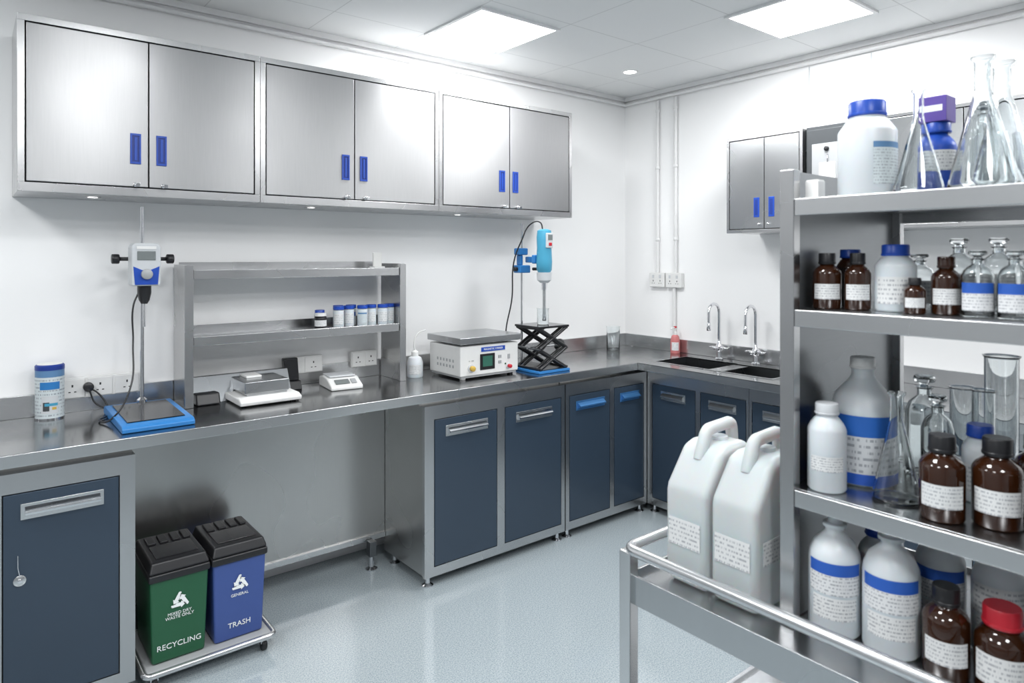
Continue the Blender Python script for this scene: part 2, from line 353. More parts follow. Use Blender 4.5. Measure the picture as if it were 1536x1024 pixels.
# ------------------------------------------------------------ base cabinets
def handle(r,n,x0,x1,z0,z1,y,m='steel_edge'):
    boxes(r,n,[((x0,y-.004,z0),(x1,y,z1))],m,.001)
    prism(r,n+'_lip',[(y-.004,z0+.010),(y-.026,z0+.020),(y-.026,z0+.027),(y-.004,z1-.010)],x0+.012,x1-.012,'chrome' if m!='filmblue' else m,'YZ')
FOOT=[(0,0),(.028,0),(.028,.006),(.012,.016),(.010,.06),(0,.06)]
def base_b(x0,x1,doors,hm='steel_edge'):
    r=root('base_cabinet',(0,0,0)); F=-.6
    boxes(r,'carcass',[((x0,F+.02,.06),(x1,-.2,.872)),((x0,F+.05,.872),(x1,-.2,.895))],'steel_knee')
    fr=[((x0,F,.05),(x1,F+.02,.095)),((x0,F,.806),(x1,F+.02,.872))]
    xs=[x0]+[c for d_ in doors for c in d_]+[x1]
    for a,b_ in zip(xs[0::2],xs[1::2]): fr.append(((a,F,.095),(b_,F+.02,.806)))
    boxes(r,'face_frame',fr,'steel_frame')
    for i,(a,b_) in enumerate(doors):
        box(r,'gasket_%d'%(i+1),(a,F+.012,.095),(b_,F+.02,.806),'gasket')
        box(r,'door_%d'%(i+1),(a+.004,F-.002,.099),(b_-.004,F+.014,.802),'navy',.0015)
        m_=(a+b_)/2; w=min(.128,(b_-a)/2-.05)
        handle(r,'pull_%d'%(i+1),m_-w,m_+w,.715,.768,F-.002,hm)
    for x in (x0+.035,x1-.035):
        lathe(r,'levelling_foot',FOOT,'chrome',(x,F+.03,0)); lathe(r,'levelling_foot_rear',FOOT,'chrome',(x,-.25,0))
    return r
base_b(-2.09,-1.175,[(-2.037,-1.653),(-1.604,-1.202)])
base_b(-1.168,-.475,[(-1.140,-.807),(-.772,-.500)],'filmblue')
r=base_b(-3.76,-3.314,[(-3.703,-3.363)])
tube(r,'key_ring',[(-3.66,-.606,.60),(-3.66,-.608,.56),(-3.655,-.606,.53)],.0015,'chrome'); cyl(r,'lock_tag',(-3.655,-.603,.515),.018,.004,'steel_edge','Y'); cyl(r,'lock_core',(-3.655,-.607,.515),.007,.004,'chrome','Y')
base_b(-4.5,-3.77,[(-4.45,-4.15),(-4.11,-3.81)])
def base_r(y0,y1,doors):
    r=root('base_cabinet',(0,0,0)); F=-.47
    boxes(r,'carcass',[((F+.02,y1,.06),(-.005,y0,.735))],'steel_knee')
    fr=[((F,y1,.05),(F+.02,y0,.095)),((F,y1,.806),(F+.02,y0,.872))]
    ys=[y1]+[c for d_ in doors for c in d_]+[y0]
    for a,b_ in zip(ys[0::2],ys[1::2]): fr.append(((F,a,.095),(F+.02,b_,.806)))
    boxes(r,'face_frame',fr,'steel_frame')
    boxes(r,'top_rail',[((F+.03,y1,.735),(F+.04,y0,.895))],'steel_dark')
    for i,(a,b_) in enumerate(doors):
        box(r,'gasket_%d'%(i+1),(F+.012,a,.095),(F+.02,b_,.806),'gasket')
        box(r,'door_%d'%(i+1),(F-.002,a+.004,.099),(F+.014,b_-.004,.802),'navy',.0015)
        m_=(a+b_)/2; w=.09
        box(r,'pull_%d'%(i+1),(F-.006,m_-w,.715),(F-.002,m_+w,.768),'steel_edge',.001)
        prism(r,'pull_%d_lip'%(i+1),[(F-.006,.725),(F-.026,.735),(F-.026,.742),(F-.006,.758)],m_-w+.012,m_+w-.012,'steel_edge','XZ')
    for y in (y0-.035,y1+.035): lathe(r,'levelling_foot',FOOT,'chrome',(F+.03,y,0))
base_r(-.602,-1.31,[(-1.294,-.995),(-.963,-.641)])
base_r(-1.312,-2.0,[(-1.985,-1.672),(-1.640,-1.328)])
base_r(-2.002,-2.69,[(-2.675,-2.362),(-2.330,-2.018)])
base_r(-2.692,-3.28,[(-3.265,-3.0),(-2.968,-2.708)])
r=root('kneehole_back_panel',(0,0,0))
boxes(r,'sheet',[((-3.312,-.205,.145),(-2.092,-.20,.894))],'steel_knee')
boxes(r,'bottom_rail',[((-3.312,-.215,.135),(-2.092,-.195,.16))],'steel_edge')
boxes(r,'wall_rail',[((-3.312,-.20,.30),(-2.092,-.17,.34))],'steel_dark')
for x in (-2.185,-3.25):
    box(r,'leg',(x-.018,-.262,.07),(x+.018,-.22,.145),'steel_dark',.002); lathe(r,'levelling_foot',[(0,0),(.03,0),(.03,.006),(.012,.016),(.010,.08),(0,.08)],'chrome',(x,-.241,0))

# ------------------------------------------------------------ sockets, pipes
def socket_bank(x0,x1,n,name='power_socket_strip'):
    r=root(name,((x0+x1)/2,-.019,1.04)); w=(x1-x0)/2
    box(r,'back_box',(-w,-.022,-.040),(w,0,.046),'white',.003)
    for i in range(n):
        cx=-w+(i+.5)*2*w/n
        box(r,'plate_%d'%(i+1),(cx-w/n+.005,-.026,-.036),(cx+w/n-.005,-.022,.040),'white',.002)
        boxes(r,'pins_%d'%(i+1),[((cx-.003,-.0265,.008),(cx+.003,-.026,.018)),((cx-.014,-.0265,-.014),(cx-.006,-.026,-.010)),((cx+.006,-.0265,-.014),(cx+.014,-.026,-.010))],'black')
    return r
socket_bank(-3.50,-3.20,3); socket_bank(-2.56,-2.36,2); socket_bank(-2.20,-2.05,2)
def sock_r(y):
    r=root('power_outlet',(-.002,y,1.43)); box(r,'box',(-.034,-.066,-.05),(0,.066,.05),'white',.004)
    for d_ in (-.03,.03):
        box(r,'switch',(-.037,d_-.008,.012),(-.034,d_+.008,.034),'wgrey',.001)
        boxes(r,'pins',[((-.0345,d_-.003,-.012),(-.034,d_+.003,-.002)),((-.0345,d_-.012,-.026),(-.034,d_-.006,-.022)),((-.0345,d_+.006,-.026),(-.034,d_+.012,-.022))],'black')
sock_r(-.322); sock_r(-.465)
for y,z in ((-.317,1.482),(-.472,1.482)):
    r=root('conduit_pipe',(-.018,y,0)); tube(r,'pipe',[(0,0,z),(0,0,CH-.075)],.012,'conduit')
    for zz in (1.7,2.2,2.6): cyl(r,'clip',(0,0,zz),.016,.02,'conduit')
r=root('conduit_pipe',(-.018,-.46,0)); tube(r,'pipe',[(0,0,1.031),(0,0,1.378)],.012,'conduit')

# ------------------------------------------------------------ reagent rack on the worktop
r=root('worktop_shelf_rack',(0,0,0))
for x0,x1 in ((-3.06,-3.04),(-2.02,-2.0)):
    box(r,'end_panel',(x0,-.235,.9405),(x1,-.03,1.555),'steel',.001); box(r,'end_post',(x0-.008,-.255,.9405),(x1+.008,-.235,1.555),'steel_frame',.002)
for z in (1.515,1.225):
    box(r,'shelf_board',(-3.04,-.235,z),(-2.02,-.03,z+.012),'steel_rack',.001); boxes(r,'shelf_lip',[((-3.03,-.250,z-.022),(-2.03,-.235,z+.018))],'steel_frame',.002)
    box(r,'shelf_back_lip',(-3.04,-.036,z),(-2.02,-.03,z+.05),'steel_frame')
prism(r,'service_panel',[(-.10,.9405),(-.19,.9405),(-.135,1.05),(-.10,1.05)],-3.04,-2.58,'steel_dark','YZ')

# ------------------------------------------------------------ bottle kit
CAMX,CAMY=-3.793,-3.383
def ang(x,y,j=0): return math.atan2(CAMY-y,CAMX-x)+j   # labels are turned towards the aisle
def caps(r,z,cr,chh,mat):
    lathe(r,'cap',[(0,0),(cr,0),(cr,chh*.88),(cr*.93,chh),(0,chh)],mat,(0,0,z),40,40)
    lathe(r,'cap_band',[(cr,0),(cr*1.05,.002),(cr*1.05,chh*.18),(cr,chh*.22)],mat,(0,0,z),40,40)
def bottle(name,x,y,z,r_,h,body='hdpe',cap='blue',neck=.45,sh=.72,capf=.14,capr=None,lab='label',lz=(.15,.55),half=1.0,jit=0):
    o=root(name,(x,y,z)); hb=h*(1-capf); nr=r_*neck
    prof=[(0,.002),(r_*.9,0),(r_,r_*.12),(r_,h*sh*.96),(r_*.97,h*sh),(r_*.85,h*sh+(hb-h*sh)*.35),(nr*1.15,h*sh+(hb-h*sh)*.75),(nr,h*sh+(hb-h*sh)*.85),(nr,hb+h*capf*.5),(0,hb+h*capf*.5)]
    lathe(o,'body',prof,body,(0,0,0),40,60)
    if cap: caps(o,hb,capr or nr*1.18,h*capf,cap)
    if lab: patch(o,'label',r_*1.004+.0004,h*lz[0],h*lz[1],ang(x,y,jit),half,lab)
    return o
def glass_vessel(name,x,y,z,prof,th=.0024,base=.003,mat='glass'):
    """prof = outer profile from base centre upward; inner shell offset by th"""
    o=root(name,(x,y,z))
    inner=[(max(r_-th,0.0005),max(zz,base)) for r_,zz in prof][::-1]
    full=[(0,0)]+prof+inner+[(0,base)]
    lathe(o,'glass_wall',full,mat,(0,0,0),40,60)
    return o
def beaker(name,x,y,z,r_,h): return glass_vessel(name,x,y,z,[(r_*.95,0),(r_,r_*.1),(r_,h*.95),(r_*1.07,h)])
def conical(name,x,y,z,r_,h,nr=None):
    nr=nr or r_*.28
    return glass_vessel(name,x,y,z,[(r_*.93,0),(r_,r_*.10),(r_*.97,r_*.25),(nr*1.25,h*.68),(nr,h*.74),(nr,h*.96),(nr*1.4,h*.985),(nr*1.35,h)])
def measuring_cyl(x,y,z,r_,h,name='graduated_cylinder'):
    o=glass_vessel(name,x,y,z,[(r_*.9,.012),(r_,.016),(r_,h*.98),(r_*1.12,h)]); lathe(o,'foot',[(0,0),(r_*1.5,0),(r_*1.5,.006),(r_*.9,.012),(0,.012)],'glass')
    return o
def stopper_bottle(name,x,y,z,r_,h):
    o=glass_vessel(name,x,y,z,[(r_*.95,0),(r_,.004),(r_,h*.62),(r_*.8,h*.72),(r_*.38,h*.79),(r_*.38,h*.86),(r_*.5,h*.88)])
    lathe(o,'stopper',[(0,h*.80),(r_*.26,h*.80),(r_*.3,h*.89),(r_*.22,h*.91),(r_*.55,h*.94),(r_*.6,h*.97),(r_*.5,h),(0,h)],'glass'); return o
def loop_bottle(x,y,z,r_,h,lab='labelb'):
    o=root('wash_bottle',(x,y,z))
    lathe(o,'body',[(0,.002),(r_*.9,0),(r_,r_*.12),(r_,h*.60),(r_*.96,h*.66),(r_*.8,h*.74),(r_*.5,h*.80),(r_*.36,h*.83),(r_*.36,h*.88),(0,h*.88)],'hdpes',(0,0,0),40,55)
    lathe(o,'cap',[(0,h*.87),(r_*.46,h*.87),(r_*.46,h*.895),(r_*.30,h*.905),(r_*.26,h*.95),(r_*.36,h*.962),(r_*.36,h*.99),(r_*.28,h),(0,h)],'hdpes')
    patch(o,'label',r_*1.005,h*.36,h*.62,ang(x,y),1.1,lab); patch(o,'lower_label',r_*1.005,h*.16,h*.34,ang(x,y),.9,'label'); return o

# ------------------------------------------------------------ worktop items
Z=.9405
# printed tin
r=root('printed_canister',(-3.53,-.075,Z)); lathe(r,'body',[(0,0),(.049,0),(.050,.004),(.050,.196),(0,.196)],'labelc'); lathe(r,'lid',[(0,.196),(.051,.196),(.051,.212),(.046,.217),(0,.217)],'blued'); lathe(r,'rim',[(0,0.0),(.0515,0),(.0515,.006),(0,.006)],'chrome')
lathe(r,'lid_top',[(0,.217),(.044,.217),(.044,.2185),(0,.2185)],'paper')
ac=ang(-3.53,-.075)
patch(r,'picture',.0505,.025,.095,ac,.6,'wgrey'); patch(r,'picture_dark',.0508,.035,.070,ac-.25,.22,'panelgrey'); patch(r,'picture_stripe',.0510,.055,.066,ac+.1,.45,'teal'); patch(r,'title_band',.0508,.120,.150,ac,.7,'azure'); patch(r,'picture_accent',.0512,.040,.050,ac+.3,.15,'yellow')
# overhead stirrer on blue plate
r=root('overhead_stirrer',(-3.225,-.34,Z+.0005))
prism(r,'base_plate',[(-.22,0),(.21,0),(.21,.026),(.19,.034),(-.20,.026),(-.22,.016)],-.125,.125,'azure','YZ',.004)
prism(r,'black_platform',[(-.17,.028),(.16,.035),(.16,.038),(-.17,.031)],-.100,.100,'blackg','YZ',.002)
tube(r,'stand_rod',[(.012,.18,.03),(.012,.18,.86)],.008,'chrome')
lathe(r,'rod_boss',[(0,.03),(.02,.03),(.02,.045),(.01,.055),(0,.055)],'chrome',(.012,.18,0))
box(r,'clamp_block',(-.014,.12,.615),(.038,.205,.665),'black',.004)
cyl(r,'clamp_bar',(-.075,.15,.64),.008,.175,'black','X')
for s in (-1,1):
    cyl(r,'clamp_knob',(-.105 if s<0 else .100,.15,.64),.020,.028,'black','X',seg=12)
prism(r,'head_shell',[(-.044,.53),(.056,.53),(.060,.54),(.060,.690),(.050,.705),(-.038,.705),(-.048,.690),(-.048,.54)],.055,.135,'wgrey','XZ',.006)
prism(r,'head_blue_panel',[(-.036,.535),(.048,.535),(.054,.61),(.020,.595),(-.010,.595),(-.042,.61)],.0525,.056,'blue','XZ',.001)
box(r,'display',(-.028,.052,.635),(.040,.056,.672),'lcdg',.002)
cyl(r,'speed_knob',(.006,.055,.578),.021,.018,'grey','Y'); box(r,'stripe',(-.030,.052,.680),(.042,.056,.692),'white')
lathe(r,'chuck',[(0,.455),(.012,.455),(.020,.47),(.026,.50),(.026,.53),(0,.53)],'black',(.006,.10,0))
tube(r,'stir_shaft',[(.006,.10,.36),(.006,.10,.46)],.0045,'chrome')
tube(r,'cable',[(-.01,.13,.50),(-.03,.12,.45),(-.035,.10,.30),(-.06,.02,.12),(-.13,-.02,.02),(-.16,.06,.006),(-.12,.13,.006),(-.10,.24,.01),(-.14,.275,.08),(-.17,.28,.10)],.0035,'black',True)
tube(r,'cable_2',[(-.17,.275,.10),(-.14,.26,.03),(-.05,.22,.008),(.04,.20,.006),(.10,.26,.006),(.14,.25,.006)],.0035,'black',True)
cyl(r,'plug',(-.17,.293,.105),.019,.028,'black','Y')
# precision balance
r=root('laboratory_balance',(-2.745,-.235,Z))
prism(r,'base',[(-.16,0.006),(.15,.006),(.16,.02),(.15,.036),(-.13,.036),(-.165,.024)],-.135,.135,'white','YZ',.006)
box(r,'plinth',(-.09,-.10,.036),(.09,.11,.045),'grey',.002)
boxes(r,'steel_block',[((-.098,-.105,.045),(.098,.115,.098))],'steel_rack',.004)
box(r,'raised_panel',(-.06,.0,.098),(.01,.10,.108),'white',.003); box(r,'display',(-.06,-.162,.012),(.06,-.160,.022),'grey')
boxes(r,'feet',[((-.12,-.13,0),(-.10,-.11,.006)),((.10,-.13,0),(.12,-.11,.006)),((-.12,.11,0),(-.10,.13,.006)),((.10,.11,0),(.12,.13,.006))],'black')
r=root('black_handset_in_cradle',(-2.545,-.09,Z)); prism(r,'cradle',[(-.05,0),(.05,0),(.04,.05),(-.03,.04)],-.04,.04,'black','YZ',.004); prism(r,'handset',[(-.02,.04),(.02,.05),(.035,.15),(.0,.15)],-.036,.036,'blackg','YZ',.006)
r=root('black_power_adapter',(-2.965,-.16,Z)); prism(r,'body',[(-.08,0),(.05,0),(.05,.045),(-.06,.05)],-.05,.05,'black','YZ',.008)
# small balance
r=root('compact_balance',(-2.33,-.19,Z),-.12)
prism(r,'body',[(-.11,0),(.10,0),(.10,.045),(.05,.055),(-.03,.050),(-.11,.018)],-.08,.08,'white','YZ',.007)
box(r,'pan',(-.066,-.035,.052),(.066,.085,.060),'wgrey',.006)
prism(r,'display',[(-.092,.0285),(-.055,.0425),(-.055,.0445),(-.092,.0305)],-.05,.02,'lcdg','YZ'); prism(r,'keys',[(-.092,.0285),(-.055,.0425),(-.055,.0445),(-.092,.0305)],.03,.055,'grey','YZ')
# flask with bent spout
r=root('plastic_wash_flask',(-1.90,-.19,Z)); lathe(r,'body',[(0,0),(.040,0),(.043,.006),(.043,.08),(.034,.105),(.016,.115),(0,.115)],'hdpes'); lathe(r,'cap',[(0,.113),(.019,.113),(.019,.135),(.008,.145),(0,.145)],'white')
tube(r,'bent_spout',[(0,0,.14),(-.005,0,.18),(.02,0,.235),(.06,-.01,.25)],.004,'white',True); patch(r,'label',.0437,.02,.07,ang(-1.9,-.19),.8,'label')
# hotplate
r=root('hot_plate',(-1.59,-.305,Z))
box(r,'housing',(-.195,-.150,.02),(.195,.150,.178),'white',.006)
box(r,'lower_skirt',(-.185,-.142,.010),(.185,.142,.022),'grey')
box(r,'heating_plate',(-.205,-.165,.190),(.205,.160,.225),'steel_rack',.004)
box(r,'plate_support',(-.15,-.11,.176),(.15,.11,.192),'steel_dark')
for x in (-.16,.16):
    for y in (-.12,.12): cyl(r,'foot',(x,y,0),.016,.022,'black' if x>0 else 'white')
boxes(r,'side_vents',[((-.1965,-.09+i*.03,.06),(-.195,-.078+i*.03,.075)) for i in range(6)]+[((-.1965,-.09+i*.03,.09),(-.195,-.078+i*.03,.105)) for i in range(6)],'grey')
box(r,'title_strip',(-.06,-.153,.142),(.10,-.150,.165),'blue'); text(r,'title_text','MAGNETIC STIRRER',.0145,(.02,-.1535,.149),'print')
box(r,'screen_bezel',(-.068,-.154,.045),(.030,-.150,.130),'black',.002); box(r,'screen',(-.052,-.1555,.062),(.012,-.154,.118),'lcd')
for x,z,c,q_ in ((-.125,.060,'yellow',.018),(.125,.050,'red',.013)):
    cyl(r,'knob_ring',(x,-.150,z),q_*1.25,.004,'wgrey','Y'); cyl(r,'control_knob',(x,-.154,z),q_*.8,.020,c,'Y',seg=16)
boxes(r,'buttons',[((.055,-.153,.10),(.075,-.150,.115)),((.055,-.153,.07),(.075,-.150,.085)),((.12,-.153,.09),(.135,-.150,.115))],'grey')
text(r,'marks_1','0 - 100',.011,(-.125,-.1505,.095),'grey'); box(r,'green_lamp',(.10,-.153,.06),(.108,-.150,.068),'bingreen')
# lab jack
r=root('laboratory_scissor_jack',(-1.215,-.45,Z))
box(r,'base',(-.118,-.112,0),(.118,.112,.014),'azure',.003); box(r,'inner_base',(-.10,-.095,.014),(.10,.095,.018),'black')
box(r,'platform',(-.112,-.11,.250),(.112,.11,.262),'blackg',.002)
for y in (-.098,-.062,.062,.098):
    for z in (.02,.135):
        for s in (-1,1):
            tube(r,'scissor_arm',[(-.10*s,y,z),(.10*s,y,z+.113)],.0088,'black')
for x in (-.10,.10):
    tube(r,'axle',[(x,-.105,.133),(x,.105,.133)],.006,'steel_dark'); tube(r,'axle_low',[(x,-.105,.024),(x,.105,.024)],.006,'black'); tube(r,'axle_high',[(x,-.105,.246),(x,.105,.246)],.006,'black')
tube(r,'lead_screw',[(-.11,0,.133),(.13,0,.133)],.006,'chrome'); cyl(r,'adjust_knob',(.122,0,.133),.036,.030,'black','X',seg=14)
beaker('beaker',-1.215,-.46,Z+.2625,.034,.092)
# homogeniser
r=root('overhead_homogenizer',(-1.215,-.45,Z))
tube(r,'stand_rod',[(-.03,.145,.012),(-.03,.145,.845)],.007,'chrome'); box(r,'stand_foot',(-.11,.125,0),(.11,.235,.012),'black',.003)
boxes(r,'clamp',[((-.070,.11,.555),(.010,.175,.60)),((-.070,.115,.66),(-.005,.17,.70)),((-.055,.125,.60),(-.035,.165,.66))],'azure',.006)
boxes(r,'clamp_arm',[((.0,.03,.615),(.025,.15,.65))],'azure',.005); box(r,'clamp_jaw',(-.045,.015,.61),(.05,.04,.66),'azure',.006)
cyl(r,'clamp_screw',(-.095,.14,.578),.012,.03,'black','X'); cyl(r,'clamp_screw_2',(.01,.09,.578),.009,.05,'black','X')
lathe(r,'motor_body',[(0,.56),(.036,.56),(.044,.575),(.046,.62),(.042,.70),(.044,.76),(.040,.80),(.022,.808),(0,.808)],'teal',(.01,-.01,0))
box(r,'control_face',(-.012,-.060,.70),(.034,-.045,.785),'wgrey',.004); box(r,'digits',(-.005,-.062,.745),(.027,-.060,.775),'lcdg'); box(r,'red_switch',(.0,-.064,.712),(.022,-.060,.73),'red',.002)
lathe(r,'collar',[(0,.50),(.024,.50),(.040,.515),(.044,.56),(0,.56)],'wgrey',(.01,-.01,0)); lathe(r,'coupling',[(0,.46),(.015,.46),(.017,.50),(0,.50)],'chrome',(.01,-.01,0))
tube(r,'rotor_shaft',[(.01,-.01,.31),(.01,-.01,.47)],.010,'bulbwhite'); lathe(r,'rotor_head',[(0,.285),(.010,.285),(.013,.29),(.013,.32),(0,.32)],'chrome',(.01,-.01,0))
tube(r,'cable',[(.01,0,.80),(.0,.02,.85),(-.03,.06,.84),(-.07,.10,.74),(-.085,.15,.62),(-.06,.20,.40),(-.09,.22,.20),(-.06,.24,.02)],.004,'black',True)
# beaker and soap near the corner
beaker('beaker',-.27,-.13,Z,.046,.165)
r=root('soap_dispenser',(-.06,-.50,Z)); lathe(r,'body',[(0,0),(.030,0),(.032,.005),(.032,.085),(.024,.115),(.012,.125),(0,.125)],'pink'); lathe(r,'pump_collar',[(0,.123),(.014,.123),(.014,.14),(.005,.145),(.005,.175),(0,.175)],'white'); tube(r,'pump_spout',[(0,0,.172),(-.035,0,.17),(-.042,0,.162)],.005,'white'); lathe(r,'pump_head',[(0,.17),(.011,.17),(.011,.18),(0,.182)],'red'); patch(r,'label',.0325,.02,.075,ang(0,-.5),.8,'label')
# bottles on the shelf rack
zs=1.2375
for i,x in enumerate((-2.34,-2.275,-2.21,-2.15,-2.095,-2.045)):
    bottle('sample_pot',x,-.19+ (.02 if i%2 else 0),zs,.026,.105,'hdpes','blue',.9,.80,.16,.0265,'label' if i!=2 else 'labelc',(.15,.65),1.0)
for x in (-2.31,-2.24): bottle('sample_pot',x,-.12,zs,.026,.105,'hdpes','blue',.9,.80,.16,.0265,'labelb',(.15,.65),1.0)
bottle('dark_reagent_jar',-2.43,-.18,zs,.030,.075,'black','white',.85,.72,.2,.028,'label',(.15,.55),1.2)
bottle('dark_reagent_jar',-2.405,-.11,zs,.026,.085,'black','blue',.85,.72,.2,.024,'label',(.15,.55),1.2)
r=root('paper_label_card',(-2.10,-.14,1.5275)); box(r,'stand_base',(-.03,-.03,0),(.03,.03,.012),'white',.002); prism(r,'card',[(-.024,.012),(.024,.012),(.024,.085),(-.024,.085)],-.004,.004,'paper','XZ')

# ------------------------------------------------------------ bins on dolly
def recycle(r,cx,y,cz,R):
    bm=bmesh.new()
    for k in range(3):
        a0=pi/2+k*2*pi/3
        A=Vector((math.cos(a0),math.sin(a0)))*R; B=Vector((math.cos(a0+2*pi/3),math.sin(a0+2*pi/3)))*R; Cc=Vector((math.cos(a0-2*pi/3),math.sin(a0-2*pi/3)))*R
        d_=(B-A).normalized(); n=Vector((d_.y,-d_.x))
        if n.dot(A+B)<0: n=-n
        w=R*.34; Ls=(B-A).length
        p0=A+d_*Ls*.10; pts=[p0, A+d_*Ls*.55, A+d_*Ls*.55-n*w, A+d_*Ls*.10-n*w+d_*w*.45]
        def poly(ps):
            vs=[bm.verts.new((cx+p.x,y,cz+p.y)) for p in ps]
            bm.faces.new(vs)
        poly(pts)
        poly([A+d_*Ls*.55+n*w*.45,A+d_*Ls*.80-n*w*.5,A+d_*Ls*.55-n*w*1.45])
        e_=(Cc-A).normalized()
        poly([A+e_*Ls*.10,A+d_*Ls*.10,A+d_*Ls*.10-n*w*.6+d_*w*.3,A+e_*Ls*.17])
    for f_ in bm.faces:
        f_.normal_update()
        if f_.normal.y>0: f_.normal_flip()
    me=bpy.data.meshes.new('recycling_symbol'); bm.to_mesh(me); bm.free(); fin(me,'recycling_symbol','print',r)
def bin_(x,name,mat,word,sub,size):
    r=root(name,(x,-.455,.0725))
    frustum(r,'body',(0,0),(.185,.27),0,(0,0),(.205,.30),.322,mat,.010)
    box(r,'rim',(-.108,-.158,.312),(.108,.155,.342),'black',.008)
    frustum(r,'lid_frame',(0,0),(.214,.312),.342,(0,.004),(.19,.285),.382,'black',.008)
    boxes(r,'lid_flap',[((-.075,-.11,.380),(.075,.02,.386))],'blackg',.003)
    boxes(r,'lid_flap_grip',[((-.075,.035,.380),(-.045,.12,.391)),((-.03,.035,.380),(.0,.12,.391)),((.015,.035,.380),(.045,.12,.391)),((.055,.035,.380),(.08,.12,.391))],'black',.004)
    tilt=math.atan2(.015,.322)
    yy=lambda z:-.135-.015*z/.322-.0012
    text(r,'word',word,size,(0,yy(.06)-.001,.050),'print',(pi/2+tilt,0,0))
    for i,s in enumerate(sub): text(r,'small_text_%d'%i,s,.016,(0,yy(.16)-.001,.172-.014*i),'print',(pi/2+tilt,0,0))
    recycle(r,0,yy(.225)-.0035,.222,.040)
    return r
bin_(-3.165,'recycling_bin','bingreen','RECYCLING',['MIXED DRY','WASTE ONLY'],.029)
bin_(-2.945,'trash_bin','binblue','TRASH',['GENERAL'],.029)
r=root('bin_dolly',(-3.055,-.455,0))
boxes(r,'deck',[((-.225,-.17,.062),(.225,.17,.072))],'grey',.003)
tube(r,'rim_tube',arcpts([(-.2,-.19,.066),(.235,-.19,.066),(.235,.185,.066),(-.235,.185,.066),(-.235,-.19,.066),(-.2,-.19,.066)],.03),.011,'bulbwhite')
for x in (-.2,.2):
    for y in (-.155,.155):
        cyl(r,'caster_wheel',(x-.010,y,.022),.022,.02,'black','X'); box(r,'caster_fork',(x-.014,y-.012,.03),(x+.014,y+.012,.064),'chrome',.002)

# ------------------------------------------------------------ cart
X0,X1,Y0,Y1=-2.60,-1.96,-3.75,-2.33
TZ=.85
r=root('steel_lab_cart',(0,0,0))
boxes(r,'tray',[((X0,Y0,TZ-.012),(X1,Y1,TZ-.002)),((X0-.004,Y0,TZ-.055),(X0+.004,Y1,TZ+.012)),((X1-.004,Y0,TZ-.055),(X1+.004,Y1,TZ+.012)),((X0,Y1-.004,TZ-.055),(X1,Y1+.004,TZ+.012)),((X0,Y0-.004,TZ-.055),(X1,Y0+.004,TZ+.012))],'steel_rack',.002)
for x in (X0,X1):
    for y in (Y0,Y1):
        box(r,'leg',(x-.016,y-.016,.10),(x+.016,y+.016,.915),'steel_edge',.004)
        cyl(r,'caster_wheel',(x-.014,y,.045),.045,.028,'black','X'); box(r,'caster_fork',(x-.02,y-.016,.05),(x+.02,y+.016,.10),'chrome',.003)
tube(r,'guard_rail',arcpts([(X1,Y1,.92),(X0-.008,Y1,.92),(X0-.008,Y0,.92),(X1,Y0,.92)],.03),.0125,'bulbwhite')
boxes(r,'lower_shelf',[((X0,Y0,.43),(X1,Y1,.44)),((X0-.006,Y0,.40),(X0+.006,Y1,.45)),((X1-.006,Y0,.40),(X1+.006,Y1,.45)),((X0,Y1-.006,.40),(X1,Y1+.006,.45))],'steel_rack',.002)
# rack on cart
r=root('bottle_shelf_rack',(0,0,0))
RX0,RX1,RY0,RY1=-2.505,-1.985,-3.62,-2.655
for y in (RY1,RY0):
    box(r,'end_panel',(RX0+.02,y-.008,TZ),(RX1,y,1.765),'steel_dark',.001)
    box(r,'front_post',(RX0-.004,y-.026,TZ),(RX0+.022,y+.004,1.765),'steel_frame',.002); box(r,'rear_post',(RX1-.02,y-.026,TZ),(RX1+.004,y+.004,1.765),'steel_frame',.002)
for z in (1.706,1.485,1.126):
    box(r,'shelf_board',(RX0+.01,RY0,z-.010),(RX1,RY1-.008,z),'steel_rack',.001)
    boxes(r,'shelf_lip',[((RX0-.002,RY0,z-.034),(RX0+.010,RY1-.026,z-.0)),((RX1-.012,RY0,z-.034),(RX1,RY1-.008,z-.0))],'steel_edge',.002)
# jugs
def jug(x,y):
    r=root('plastic_jerrican',(x,y,TZ-.0015))
    prof=[(-.090,0),(.105,0),(.11,.02),(.11,.262),(.10,.285),(.075,.312),(.0,.312),(-.030,.303),(-.092,.225),(-.097,.208),(-.097,.02)]
    o=prism(r,'body',prof,-.056,.056,'hdpe','XZ',.018); o.modifiers['bevel'].segments=5
    tube(r,'carry_handle',arcpts([(-.040,0,.275),(-.014,0,.340),(.085,0,.345),(.093,0,.27)],.016),.0145,'hdpe')
    lathe(r,'cap',[(0,.295),(.020,.295),(.020,.320),(0,.320)],'hdpes',(.035,0,0))
    box(r,'label',(-.0983,-.042,.09),(-.0972,.042,.15),'label')
    box(r,'label_side',(-.07,-.0572,.10),(.03,-.0562,.15),'label')
jug(-2.44,-2.438); jug(-2.44,-2.560)
S1,S2,S3=1.7065,1.4855,1.1265
